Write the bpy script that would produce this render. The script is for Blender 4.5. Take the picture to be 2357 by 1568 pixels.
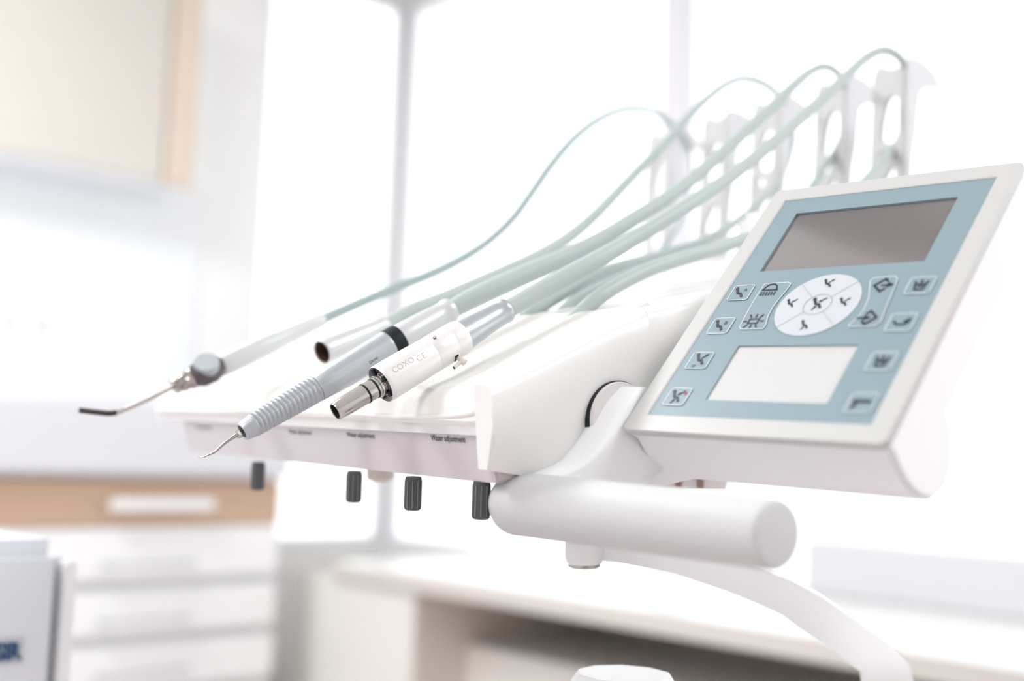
import bpy, bmesh, math
from mathutils import Vector, Matrix
from mathutils.geometry import intersect_line_plane

for o in list(bpy.data.objects):
    bpy.data.objects.remove(o)
SC = bpy.context.scene
COL = SC.collection

# ------------------------------------------------------------------ camera
F = 2700.0                      # focal length in pixels of a 2357 px wide frame
AZ, PITCH, ROLL = math.radians(42.7), math.radians(5.6), 0.035
CAM = Vector((0, 0, 1.0))
right0 = Vector((math.cos(AZ), -math.sin(AZ), 0))
FW = Vector((math.sin(AZ) * math.cos(PITCH), math.cos(AZ) * math.cos(PITCH), math.sin(PITCH)))
up0 = right0.cross(FW)
RT = right0 * math.cos(ROLL) + up0 * math.sin(ROLL)
UP = up0 * math.cos(ROLL) - right0 * math.sin(ROLL)
cd = bpy.data.cameras.new('camera')
cam = bpy.data.objects.new('camera', cd); COL.objects.link(cam)
m = Matrix((RT, UP, -FW)).transposed().to_4x4(); m.translation = CAM
cam.matrix_world = m
cd.sensor_width = 36; cd.lens = F * 36 / 2357
cd.clip_start = 0.02; cd.clip_end = 100
cd.dof.use_dof = True; cd.dof.focus_distance = 0.62; cd.dof.aperture_fstop = 3.2
cd.dof.aperture_blades = 0
SC.camera = cam

# ------------------------------------------------------------------ light
SC.view_settings.view_transform = 'Standard'
SC.view_settings.look = 'None'
SC.view_settings.gamma = 1
SC.view_settings.use_curve_mapping = False
SC.view_settings.exposure = 0.38
W_ = bpy.data.worlds.new('sky'); SC.world = W_; W_.use_nodes = True
nt = W_.node_tree; nt.nodes['Background'].inputs[0].default_value = (0.97, 0.985, 1.0, 1)
nt.nodes['Background'].inputs[1].default_value = 1.5

def area_light(name, loc, size, power, col=(1, 1, 1), rot=(0, 0, 0)):
    l = bpy.data.lights.new(name, 'AREA'); l.shape = 'RECTANGLE'; l.size, l.size_y = size
    l.energy = power; l.color = col
    o = bpy.data.objects.new(name, l); COL.objects.link(o); o.location = loc; o.rotation_euler = rot
    return o
FILL_LIGHTS = ((-0.3, 2.0, 38), (1.3, -1.0, 17), (-1.8, 0.3, 13))  # place and power of the made-up fill panels that brighten the room
for _x, _y, _p in FILL_LIGHTS:
    area_light('fill_light_emitter', (_x, _y, 2.64), (1.2, 0.6), _p, (0.97, 0.99, 1.0))

# ------------------------------------------------------------------ pixel <-> place helpers (build time only)
def at(x, y, d):
    return CAM + FW * d + RT * ((x - 1178.5) / F * d) - UP * ((y - 784.0) / F * d)
def ray(x, y):
    return at(x, y, 1.0) - CAM
def hit(x, y, p, n):
    return intersect_line_plane(CAM, CAM + ray(x, y), p, n)
def on_y(x, y, c): return hit(x, y, Vector((0, c, 0)), Vector((0, 1, 0)))
def on_x(x, y, c): return hit(x, y, Vector((c, 0, 0)), Vector((1, 0, 0)))
def on_z(x, y, c): return hit(x, y, Vector((0, 0, c)), Vector((0, 0, 1)))
def depth(p): return (p - CAM).dot(FW)
def rad(w, d): return w * d / F / 2

# ------------------------------------------------------------------ materials
MATS = {}
def mat(name, col, rough=0.5, metal=0.0, spec=0.5, noise=None, bump=None, coat=0.0, ani=0.0):
    if name in MATS: return MATS[name]
    m = bpy.data.materials.new(name); m.use_nodes = True; nt = m.node_tree
    b = nt.nodes['Principled BSDF']
    b.inputs['Base Color'].default_value = (*col, 1); b.inputs['Roughness'].default_value = rough
    b.inputs['Metallic'].default_value = metal; b.inputs['Specular IOR Level'].default_value = spec
    b.inputs['Coat Weight'].default_value = coat
    tc = nt.nodes.new('ShaderNodeTexCoord')
    if noise:
        sc, amt, st = noise
        mp = nt.nodes.new('ShaderNodeMapping'); mp.inputs['Scale'].default_value = st
        nz = nt.nodes.new('ShaderNodeTexNoise'); nz.inputs['Scale'].default_value = sc; nz.inputs['Detail'].default_value = 4
        mx = nt.nodes.new('ShaderNodeMix'); mx.data_type = 'RGBA'
        mx.inputs['A'].default_value = (*[c * (1 - amt) for c in col], 1)
        mx.inputs['B'].default_value = (*[min(1, c * (1 + amt)) for c in col], 1)
        nt.links.new(tc.outputs['Object'], mp.inputs[0]); nt.links.new(mp.outputs[0], nz.inputs['Vector'])
        nt.links.new(nz.outputs['Fac'], mx.inputs['Factor']); nt.links.new(mx.outputs['Result'], b.inputs['Base Color'])
    if bump:
        sc, s = bump
        nz = nt.nodes.new('ShaderNodeTexNoise'); nz.inputs['Scale'].default_value = sc
        bp = nt.nodes.new('ShaderNodeBump'); bp.inputs['Strength'].default_value = s; bp.inputs['Distance'].default_value = 0.001
        nt.links.new(tc.outputs['Object'], nz.inputs['Vector']); nt.links.new(nz.outputs['Fac'], bp.inputs['Height'])
        nt.links.new(bp.outputs[0], b.inputs['Normal'])
    MATS[name] = m
    return m
N1 = (30, 0.015, (1, 1, 1))
WHITE = mat('white_plastic', (0.87, 0.88, 0.89), 0.40, noise=N1)
SHELL = mat('white_shell', (0.86, 0.86, 0.85), 0.25, noise=N1)
MAT_ = mat('tray_mat_silicone', (0.89, 0.875, 0.845), 0.24, noise=N1, coat=0.3)
FASC = mat('fascia_plastic', (0.74, 0.71, 0.71), 0.35, noise=N1)
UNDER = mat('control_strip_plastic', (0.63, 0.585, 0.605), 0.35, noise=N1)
KNOB = mat('dark_grey_knob', (0.085, 0.09, 0.095), 0.35, noise=N1)
BROWN = mat('brown_knob', (0.32, 0.22, 0.19), 0.5, noise=N1)
HOSE = mat('grey_green_hose', (0.45, 0.52, 0.51), 0.42, noise=N1)
ALU = mat('satin_aluminium', (0.49, 0.525, 0.56), 0.40, 0.75, noise=(60, 0.02, (1, 1, 1)), bump=(900, 0.05))
ALU2 = mat('pale_satin_metal', (0.65, 0.67, 0.685), 0.42, 0.45, noise=N1)
MOTW = mat('pearl_white_metal', (0.82, 0.82, 0.815), 0.42, 0.3, noise=N1)
CHROME = mat('chrome', (0.60, 0.58, 0.56), 0.12, 1.0)
STEEL = mat('dark_steel', (0.42, 0.39, 0.37), 0.18, 1.0)
PLUM = mat('dark_face_metal', (0.15, 0.115, 0.125), 0.30, 0.6)
BLACK = mat('black_rubber', (0.010, 0.014, 0.018), 0.5, spec=0.25)
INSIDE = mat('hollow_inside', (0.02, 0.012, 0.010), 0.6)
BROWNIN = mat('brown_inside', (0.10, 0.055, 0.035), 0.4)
BUTTON = mat('grey_button', (0.44, 0.48, 0.51), 0.4)
DGREY = mat('dark_grey_block', (0.11, 0.10, 0.115), 0.3, 0.4)
MEMB = mat('blue_grey_membrane', (0.235, 0.325, 0.36), 0.33, noise=N1)
KEYM = mat('key_membrane', (0.24, 0.33, 0.365), 0.32)
LINEM = mat('pale_outline_print', (0.72, 0.80, 0.83), 0.3)
INK = mat('black_ink', (0.012, 0.022, 0.03), 0.4)
REDINK = mat('red_ink', (0.5, 0.02, 0.05), 0.4)
SCREEN = mat('lcd_screen', (0.20, 0.185, 0.185), 0.10, spec=1.0, coat=1.0)
BEZEL = mat('panel_bezel', (0.55, 0.555, 0.55), 0.35, noise=N1)
LABELW = mat('white_label', (0.60, 0.605, 0.605), 0.25)
DISCW = mat('white_key', (0.57, 0.60, 0.635), 0.3)
DIVM = mat('divider_print', (0.42, 0.50, 0.54), 0.3)
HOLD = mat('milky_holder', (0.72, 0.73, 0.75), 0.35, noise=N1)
WALL = mat('wall_paint', (0.87, 0.87, 0.86), 0.7, noise=N1)
TILEW = mat('white_backsplash', (0.86, 0.875, 0.90), 0.25, noise=N1)
CREAM = mat('cream_laminate', (0.66, 0.625, 0.58), 0.45, noise=(3, 0.03, (1, 1, 8)))
TANL = mat('tan_laminate', (0.72, 0.60, 0.50), 0.45, noise=(3, 0.05, (1, 1, 8)))
WOOD = mat('beech_laminate', (0.60, 0.42, 0.30), 0.45, noise=(6, 0.16, (0.6, 1, 14)))
CABW = mat('white_laminate', (0.92, 0.93, 0.94), 0.35, noise=N1)
GAPM = mat('drawer_channel', (0.78, 0.79, 0.80), 0.4)
HGREY = mat('grey_handle', (0.52, 0.55, 0.57), 0.35, 0.4)
COUNTER = mat('worktop_white', (0.72, 0.73, 0.76), 0.35, noise=N1)
DESKT = mat('desk_top_white', (0.84, 0.84, 0.83), 0.3, noise=N1)
DESKE = mat('desk_edge', (0.64, 0.61, 0.575), 0.4)
DESKP = mat('desk_panel', (0.78, 0.765, 0.72), 0.5, noise=N1)
TAUPE = mat('taupe_panel', (0.74, 0.66, 0.585), 0.5, noise=N1)
BOXM = mat('cool_white_enamel', (0.74, 0.77, 0.82), 0.3, noise=N1)
BLUEINK = mat('navy_letters', (0.005, 0.055, 0.16), 0.4)
STICK = mat('sticker_grey', (0.58, 0.60, 0.63), 0.3)
FRAME = mat('window_frame_white', (0.88, 0.88, 0.92), 0.4, noise=N1)
FLOORM = mat('rose_vinyl_floor', (0.64, 0.56, 0.565), 0.45, noise=(2, 0.06, (1, 1, 1)))
CEIL = mat('ceiling_paint', (0.9, 0.9, 0.89), 0.8, noise=N1)
SOCK = mat('socket_grey', (0.60, 0.61, 0.63), 0.4)
ETCH = mat('etched_grey', (0.60, 0.60, 0.60), 0.5)
BEIGE = mat('beige_plastic', (0.72, 0.66, 0.60), 0.4)
GLASS = bpy.data.materials.new('window_glass'); GLASS.use_nodes = True
nt = GLASS.node_tree; nt.nodes.remove(nt.nodes['Principled BSDF'])
tr = nt.nodes.new('ShaderNodeBsdfTransparent'); gl = nt.nodes.new('ShaderNodeBsdfGlossy'); gl.inputs['Roughness'].default_value = 0.02
fr = nt.nodes.new('ShaderNodeFresnel'); fr.inputs[0].default_value = 1.2
mx = nt.nodes.new('ShaderNodeMixShader')
nt.links.new(fr.outputs[0], mx.inputs[0]); nt.links.new(tr.outputs[0], mx.inputs[1]); nt.links.new(gl.outputs[0], mx.inputs[2])
nt.links.new(mx.outputs[0], nt.nodes['Material Output'].inputs[0])
FILL_GLOW = bpy.data.materials.new('fill_diffuser'); FILL_GLOW.use_nodes = True  # glow of the added fill panels
b = FILL_GLOW.node_tree.nodes['Principled BSDF']; b.inputs['Emission Color'].default_value = (1, 0.98, 0.95, 1); b.inputs['Emission Strength'].default_value = 3

# ------------------------------------------------------------------ object helpers
def root_of(p):
    v = Vector((0, 0, 0))
    while p is not None:
        v += p.location; p = p.parent
    return v
def smooth(me, ang=35):
    for p in me.polygons: p.use_smooth = True
    me.set_sharp_from_angle(angle=math.radians(ang))
def link(name, me, material, parent=None, ang=35):
    me.name = name
    if material is not None:
        me.materials.clear(); me.materials.append(material)
    o = bpy.data.objects.new(name, me); COL.objects.link(o)
    if parent is not None:
        o.parent = parent; me.transform(Matrix.Translation(-root_of(parent)))
    smooth(me, ang)
    return o
def obj(name, bm, material, parent=None, ang=35):
    bmesh.ops.recalc_face_normals(bm, faces=bm.faces[:])
    me = bpy.data.meshes.new(name); bm.to_mesh(me); bm.free()
    return link(name, me, material, parent, ang)
def label(o, text): o['label'] = text; return o
def thing(name, text, cat, loc, group=None):
    o = bpy.data.objects.new(name, None); COL.objects.link(o); o.location = loc
    o.empty_display_size = 0.02
    o['label'] = text; o['category'] = cat
    if group: o['group'] = group
    return o
def structure(o): o['kind'] = 'structure'; return o

def hexa(pts):                                    # 8 corners: bottom ring 0-3, top ring 4-7
    bm = bmesh.new(); v = [bm.verts.new(p) for p in pts]
    for f in ((0, 1, 2, 3), (7, 6, 5, 4), (0, 4, 5, 1), (1, 5, 6, 2), (2, 6, 7, 3), (3, 7, 4, 0)):
        bm.faces.new([v[i] for i in f])
    bmesh.ops.recalc_face_normals(bm, faces=bm.faces[:])
    return bm
def bev(bm, off, seg=2, edges=None):
    bmesh.ops.bevel(bm, geom=edges if edges is not None else bm.edges[:], offset=off, segments=seg, affect='EDGES', clamp_overlap=True)
    return bm
def box(x0, x1, y0, y1, z0, z1, b=0.0, seg=2):
    bm = hexa([(x0, y0, z0), (x1, y0, z0), (x1, y1, z0), (x0, y1, z0), (x0, y0, z1), (x1, y0, z1), (x1, y1, z1), (x0, y1, z1)])
    if b: bev(bm, b, seg)
    return bm
def obox(o, ex, ey, ez, a0, a1, b0, b1, c0, c1, bv=0.0, seg=2):
    P = lambda a, b, c: o + ex * a + ey * b + ez * c
    bm = hexa([P(a0, b0, c0), P(a1, b0, c0), P(a1, b1, c0), P(a0, b1, c0), P(a0, b0, c1), P(a1, b0, c1), P(a1, b1, c1), P(a0, b1, c1)])
    if bv: bev(bm, bv, seg)
    return bm
def prism(loop, vec, bv=0.0, seg=2, caps_only=True):   # loop of 3-D points swept along vec
    bm = bmesh.new()
    a = [bm.verts.new(p) for p in loop]; c = [bm.verts.new(p + vec) for p in loop]
    n = len(loop); bm.faces.new(a); bm.faces.new(c[::-1])
    for i in range(n): bm.faces.new((a[i], c[i], c[(i + 1) % n], a[(i + 1) % n]))
    bmesh.ops.recalc_face_normals(bm, faces=bm.faces[:])
    if bv:
        ed = [e for e in bm.edges if (e.verts[0] in a) == (e.verts[1] in a)] if caps_only else bm.edges[:]
        bev(bm, bv, seg, ed)
    return bm
def loft(rings, cap=True, closed=True):
    bm = bmesh.new(); R = [[bm.verts.new(p) for p in r] for r in rings]; n = len(rings[0])
    for i in range(len(R) - 1):
        for j in range(n if closed else n - 1):
            k = (j + 1) % n
            bm.faces.new((R[i][j], R[i][k], R[i + 1][k], R[i + 1][j]))
    if cap and closed: bm.faces.new(R[0][::-1]); bm.faces.new(R[-1])
    return bm
def subsurf(o, lv=2):
    md = o.modifiers.new('round', 'SUBSURF'); md.levels = lv; md.render_levels = lv
    return o
def frame_of(ax):
    ax = ax.normalized(); s = ax.cross(UP).normalized(); t = s.cross(ax).normalized()
    return ax, s, t
def lathe(A, B, prof, seg=48, capA=True, capB=True, ridged=None):   # prof: (distance from A, radius)
    ax, s, t = frame_of(B - A); rings = []
    for x, r in prof:
        rg = []
        for k in range(seg):
            a = 2 * math.pi * k / seg; rr = r
            if ridged: rr = r - (ridged if k % 2 else 0)
            rg.append(A + ax * x + (s * math.cos(a) + t * math.sin(a)) * rr)
        rings.append(rg)
    bm = bmesh.new(); R = [[bm.verts.new(p) for p in r] for r in rings]
    for i in range(len(R) - 1):
        for j in range(seg):
            k = (j + 1) % seg; bm.faces.new((R[i][j], R[i][k], R[i + 1][k], R[i + 1][j]))
    if capA: bm.faces.new(R[0][::-1])
    if capB: bm.faces.new(R[-1])
    return bm
def catmull(P, n=8):
    out = []; Q = [P[0] * 2 - P[1]] + P + [P[-1] * 2 - P[-2]]
    for i in range(1, len(Q) - 2):
        p0, p1, p2, p3 = Q[i - 1:i + 3]
        for k in range(n):
            t = k / n
            out.append(0.5 * ((2 * p1) + (p2 - p0) * t + (2 * p0 - 5 * p1 + 4 * p2 - p3) * t * t + (3 * p1 - p0 - 3 * p2 + p3) * t ** 3))
    out.append(P[-1]); return out
def tube(pts, n=8, seg=20):              # pts: (Vector, radius)
    C = catmull([Vector((*p, r)) for p, r in pts], n)
    bm = bmesh.new(); prev = None; R = []
    for i, c in enumerate(C):
        p = c.xyz; r = max(c[3], 1e-5)
        q0 = C[max(i - 1, 0)].xyz; q1 = C[min(i + 1, len(C) - 1)].xyz
        ax = (q1 - q0).normalized()
        s = ax.cross(UP).normalized() if prev is None else (prev - ax * prev.dot(ax)).normalized()
        prev = s; t = ax.cross(s)
        R.append([bm.verts.new(p + (s * math.cos(2 * math.pi * k / seg) + t * math.sin(2 * math.pi * k / seg)) * r) for k in range(seg)])
    for i in range(len(R) - 1):
        for j in range(seg):
            k = (j + 1) % seg; bm.faces.new((R[i][j], R[i][k], R[i + 1][k], R[i + 1][j]))
    bm.faces.new(R[0][::-1]); bm.faces.new(R[-1])
    return bm
def ptube(P, n=8, seg=20):               # P: (px, py, width px, depth)
    P = [(x, y, w * (1 + .45 * min(1, max(0, (d - .80) / .26))), d) for x, y, w, d in P]
    return tube([(at(x, y, d), rad(w, d)) for x, y, w, d in P], n, seg)
def place(o, ex, ey):
    ez = ex.cross(ey).normalized()
    mm = Matrix((ex, ey, ez)).transposed().to_4x4(); mm.translation = o
    return mm
def curve_mesh(cu):
    o = bpy.data.objects.new('tmp', cu); COL.objects.link(o)
    dg = bpy.context.evaluated_depsgraph_get(); me = bpy.data.meshes.new_from_object(o.evaluated_get(dg))
    bpy.data.objects.remove(o); return me
def plate_mesh(loops, thick, bv=0.0, res=1, smooth_loops=()):   # flat plate in XY with holes; loops of (x, y)
    cu = bpy.data.curves.new('tmp', 'CURVE'); cu.dimensions = '2D'; cu.fill_mode = 'BOTH'
    cu.extrude = max(thick / 2 - bv, 0); cu.bevel_depth = bv; cu.bevel_resolution = res
    for i, lp in enumerate(loops):
        sp = cu.splines.new('POLY'); sp.points.add(len(lp) - 1); sp.use_cyclic_u = True
        for k, (x, y) in enumerate(lp): sp.points[k].co = (x, y, 0, 1)
    me = curve_mesh(cu); bpy.data.curves.remove(cu); return me
def ring2(pts, n=5):                     # smooth closed 2-D loop
    P = [Vector(p) for p in pts]; N = len(P); out = []
    for i in range(N):
        p0, p1, p2, p3 = P[i - 1], P[i], P[(i + 1) % N], P[(i + 2) % N]
        for k in range(n):
            t = k / n
            out.append(tuple(0.5 * ((2 * p1) + (p2 - p0) * t + (2 * p0 - 5 * p1 + 4 * p2 - p3) * t * t + (3 * p1 - p0 - 3 * p2 + p3) * t ** 3)))
    return out
def rrect(x0, y0, x1, y1, r, n=4):
    out = []
    for cx, cy, a0 in ((x1 - r, y1 - r, 0), (x0 + r, y1 - r, 90), (x0 + r, y0 + r, 180), (x1 - r, y0 + r, 270)):
        for k in range(n + 1):
            a = math.radians(a0 + 90 * k / n); out.append((cx + r * math.cos(a), cy + r * math.sin(a)))
    return out
def circ(cx, cy, r, n=24): return [(cx + r * math.cos(2 * math.pi * k / n), cy + r * math.sin(2 * math.pi * k / n)) for k in range(n)]
def text_mesh(s, size, bold=0.0, thick=0.0, align='CENTER'):
    cu = bpy.data.curves.new('tmp', 'FONT'); cu.body = s; cu.size = size; cu.offset = bold; cu.extrude = thick
    cu.align_x = align; cu.align_y = 'CENTER'; cu.resolution_u = 3
    me = curve_mesh(cu); bpy.data.curves.remove(cu); return me
def stroke(bm, P, w, z=0.0):             # flat polyline with width in XY
    for (x0, y0), (x1, y1) in zip(P[:-1], P[1:]):
        a, c = Vector((x0, y0)), Vector((x1, y1)); d = (c - a)
        if d.length < 1e-9: continue
        d.normalize(); n = Vector((-d.y, d.x)) * w / 2; a = a - d * w * 0.3; c = c + d * w * 0.3
        v = [bm.verts.new((q.x, q.y, z)) for q in (a - n, c - n, c + n, a + n)]
        bm.faces.new(v)
def disc2(bm, cx, cy, r, z=0.0, n=12):
    bm.faces.new([bm.verts.new((cx + r * math.cos(2 * math.pi * k / n), cy + r * math.sin(2 * math.pi * k / n), z)) for k in range(n)])

# ================================================================== THE ROOM
XW, YW = 2.40, 3.20             # inner faces of the window wall and of the left wall
TOP = 2.70
structure(obj('floor', box(-3, XW + .3, -3, YW + .3, -0.1, 0), FLOORM))
structure(obj('ceiling', box(-3, XW + .3, -3, YW + .3, TOP, TOP + .1), CEIL))
# left wall with one opening, window wall with two
wx0 = on_y(590, 600, YW).x; wx1 = XW - 0.015
SILL = 0.70
def wall_bm(parts):
    bm = bmesh.new()
    for p in parts:
        q = box(*p); me = bpy.data.meshes.new('t'); q.to_mesh(me); q.free(); bm.from_mesh(me); bpy.data.meshes.remove(me)
    return bm
structure(obj('wall_left', wall_bm([(-3, wx0, YW, YW + .10, 0, TOP), (wx0, XW + .10, YW, YW + .10, 0, SILL), (wx0, wx1, YW, YW + .10, 2.55, TOP), (wx1, XW + .02, YW, YW + .02, SILL, TOP)]), WALL))
wy_m = on_x(1556, 140, XW).y
structure(obj('wall_right', wall_bm([(XW, XW + .10, -3, YW, 0, SILL), (XW, XW + .10, -3, YW, 2.55, TOP), (XW, XW + .02, YW - .015, YW, SILL, 2.55), (XW, XW + .10, -3, -2.4, SILL, 2.55)]), WALL))
def window(name, a, b, axis, c):
    """frame and glass pane of one window; a..b along the wall, opening at SILL..2.55"""
    w = 0.02; ry = []
    def bx(p0, p1, z0, z1, d0=c + .005, d1=c + .035, bv=.004):
        return box(p0, p1, d0, d1, z0, z1, bv) if axis == 'x' else box(d0, d1, p0, p1, z0, z1, bv)
    r = bpy.data.objects.new(name, None); COL.objects.link(r); structure(r)
    r.location = ((a + b) / 2, c + .03, SILL) if axis == 'x' else (c + .03, (a + b) / 2, SILL)
    obj('frame_stile', bx(a, a + w, SILL, 2.55), FRAME, r); obj('frame_stile', bx(b - w, b, SILL, 2.55), FRAME, r)
    obj('frame_rail', bx(a + w, b - w, SILL, SILL + w), FRAME, r); obj('frame_rail', bx(a + w, b - w, 2.55 - w, 2.55), FRAME, r)
    obj('glass_pane', bx(a + w, b - w, SILL + w, 2.55 - w, c + .018, c + .022, 0), GLASS, r)
window('window_1', wx0, wx1, 'x', YW)
window('window_2', wy_m, YW - .015, 'y', XW)
window('window_3', -2.4, wy_m, 'y', XW)
structure(obj('trim_1', box(XW - .012, XW + .04, wy_m - .045, wy_m + .045, SILL, 2.55, .004), FRAME))


structure(obj('wall_back', box(-3.2, XW + .10, -3.2, -3, 0, TOP), WALL))
structure(obj('wall_front', box(-3.2, -3, -3, YW + .10, 0, TOP), WALL))
# panels added at the ceiling, out of view, to give fill light
for i, (x, y, _p) in enumerate(FILL_LIGHTS):
    t = thing('fill_light', ['added rectangular white fill light above the drawer unit', 'added rectangular white fill light right of the dental unit', 'added rectangular white fill light behind the photographer'][i], 'fill light', (x, y, TOP), 'added rectangular fill lights')
    obj('frame', prism([Vector((x + a, y + b, TOP - .04)) for a, b in ((-.65, -.35), (.65, -.35), (.65, .35), (-.65, .35))], Vector((0, 0, .04)), .004), WHITE, t)
    obj('diffuser', box(x - .6, x + .6, y - .3, y + .3, TOP - .047, TOP - .04), FILL_GLOW, t)

# ---- wall cupboard, upper left
CY = 3.02
p = on_y(438, 430, CY); cz = p.z; cx1 = p.x
xs = on_y(385, 300, CY).x
CW = 1
t = thing('wall_cupboard', 'cream wall cupboard with a tan end strip high on the left', 'cupboard', (0.3, CY, cz))
obj('body', box(-1.2, cx1, CY + .02, YW, cz, 2.3, .003), CABW, t)
obj('end_panel', box(xs, cx1 + .004, CY - .006, CY + .02, cz - .004, 2.3, .003), TANL, t)
for a, b_ in ((-1.2, -.36), (-.355, xs - .004)):
    obj('door', box(a, b_, CY, CY + .02, cz, 2.3, .003), CREAM, t)

# ---- base drawer unit with one wooden drawer front
DY = 2.55
ztop = on_y(300, 1097, DY).z
z1 = on_y(300, 1212, DY).z
xr = on_y(647, 1150, DY).x
t = thing('drawer_unit', 'low drawer unit with one wood-fronted drawer above white ones', 'drawer unit', (0.6, DY, 0))
obj('body', box(-1.0, xr - .004, DY + .02, YW - .01, 0.0, ztop - .002, .002), GAPM, t)
rows = []
zb = [z1, on_y(300, 1339, DY).z, on_y(300, 1466, DY).z]
step = zb[1] - zb[2]
edges_ = [ztop - .004, z1] + [z1 - step * k for k in range(1, 6)]
handles = [(365, 1161, 240), (335, 1297, 215), (325, 1424, 215), (320, 1545, 215)]
for k in range(6):
    top = edges_[k] - (.002 if k < 2 else .022); bot = edges_[k + 1] + (.002 if k else .0)
    if bot < 0.03: break
    dr = obj('drawer', box(.12 if k else -.5, xr, DY, DY + .02, bot, top, .004), WOOD if k == 0 else CABW, t)
    if k == 0: label(dr, 'beech wood drawer front')
    hx = on_y(365, 1161, DY).x; hw = 240 * 2.55 / F / 2
    if k < 4:
        q = on_y(handles[k][0], handles[k][1], DY); hx, hz = q.x, q.z; hw = abs(on_y(handles[k][0] + handles[k][2] / 2, handles[k][1], DY).x - on_y(handles[k][0] - handles[k][2] / 2, handles[k][1], DY).x) / 2
    else: hz = (bot + top) / 2
    hm = WHITE if k == 0 else HGREY; hh = .014 if k == 0 else .0025
    h = obj('handle', box(hx - hw, hx + hw, DY - .034, DY - .020, hz - hh, hz + hh, .005, 3), hm, dr)
    for s in (-1, 1):
        q = box(hx + s * hw * .86 - .004, hx + s * hw * .86 + .004, DY - .022, DY + .001, hz - .0025, hz + .0025)
        me = bpy.data.meshes.new('t'); q.to_mesh(me); q.free(); me.transform(Matrix.Translation(-root_of(h)))
        bm2 = bmesh.new(); bm2.from_mesh(h.data); bm2.from_mesh(me); bm2.to_mesh(h.data); bm2.free()
    if k == 0: label(h, 'thick white bar handle')
obj('plinth', box(-1.0, xr - .02, DY + .05, DY + .07, 0, .05), GAPM, t)

# ---- thick white worktop with raised front
zc = on_y(200, 912, DY - .03).z
t = obj('worktop', box(-1.0, xr + .01, DY - .03, YW - .002, ztop, zc, .012, 3), COUNTER)
t['label'] = 'thick white worktop slab on the drawer unit'; t['category'] = 'worktop'
# sockets on the white splashback
t = thing('splashback', 'glossy white splashback between worktop and cream cupboard', 'splashback', (0.2, YW, zc))
obj('splash_panel', box(-1.0, on_y(455, 600, YW).x, YW - .012, YW - .001, zc, cz, .002), TILEW, t)
for i, (px, py) in enumerate(((17, 740), (93, 748))):
    q = on_y(px, py, YW - .012)
    t = thing('power_socket', ['round power socket on the splashback, nearer the photo edge', 'round power socket on the splashback, nearer the window'][i], 'socket', (q.x, YW - .012, q.z), 'power sockets on the splashback')
    obj('plate', box(q.x - .04, q.x + .04, YW - .020, YW - .012, q.z - .04, q.z + .04, .003), WHITE, t)
    obj('socket_well', lathe(Vector((q.x, YW - .019, q.z)), Vector((q.x, YW - .023, q.z)), [(0, .02), (.003, .02), (.004, .016)], 24), SOCK, t)

# ---- desk under the window
DX = 1.72; DZ = 0.72
e_top = on_x(1250, 1370, DX).z; e_bot = on_x(1250, 1413, DX).z
DZ = e_top; DB = e_bot
t = thing('window_desk', 'long white desk running under the windows', 'desk', (2.0, 1.0, 0))
obj('desktop', box(DX, XW - .002, -1.2, YW - .7, DB, DZ, .004), DESKT, t)
obj('front_edge', box(DX - .006, DX, -1.2, YW - .7, DB, DZ - .001), DESKE, t)
ya = on_x(943, 1450, DX).y; yb = on_x(655, 1450, DX).y
obj('front_panel', box(DX + .01, DX + .03, ya, yb, 0, DB, .002), DESKP, t)
obj('side_panel', box(DX + .03, XW - .02, ya, ya + .02, 0, DB, .002), TAUPE, t)
obj('back_panel', box(XW - .02, XW - .002, -1.2, yb, 0, DB), TAUPE, t)
obj('side_panel', box(DX + .03, XW - .02, -1.19, -1.17, 0, DB, .002), TAUPE, t)
# low casing standing at the back of the desk, under the right-hand window
hz1 = on_x(2357, 1287, XW - .10).z; hy1 = on_x(1850, 1300, XW - .10).y
t = thing('heater_casing', 'long low pale grey heater casing along the back of the desk, right', 'heater', (XW - .06, hy1 - .8, DZ))
obj('casing', box(XW - .10, XW - .012, hy1 - 1.6, hy1, DZ, hz1, .006, 3), COUNTER, t)
obj('top_grille', box(XW - .085, XW - .03, hy1 - 1.56, hy1 - .03, hz1 - .001, hz1 + .003, .001), CABW, t)
# low white drawer box below the desk
q = on_x(1065, 1480, DX + .18); q2 = on_x(2000, 1700, DX + .18)
t = thing('low_cabinet', 'low off-white cabinet tucked under the window desk', 'cabinet', (DX + .35, q.y - .4, 0))
obj('body', box(DX + .2, XW - .06, q.y - 1.3, q.y, 0, q.z, .004), DESKP, t)
obj('front_board', box(DX + .18, DX + .2, q.y - 1.3, q.y, 0.04, q.z, .003), DESKP, t)

# ---- operating lamp on a curved dark tube, above and behind the tray (it mirrors in the panel display)
t = thing('operating_lamp', 'dental operating lamp on a bent grey tube above the tray', 'lamp', (0.62, 0.95, 2.0))
obj('bent_tube', tube([(Vector(p), .045) for p in ((.72, 1.12, 2.7), (.72, 1.12, 2.3), (.70, 1.08, 2.05), (.66, .95, 1.93), (.62, .80, 1.93), (.58, .70, 2.02), (.58, .69, 2.16))], 8, 20), DGREY, t, 60)
obj('lamp_head', lathe(Vector((.58, .69, 2.16)), Vector((.50, .66, 2.22)), [(0, .03), (.02, .09), (.05, .10), (.07, .09)], 40), WHITE, t)

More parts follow.
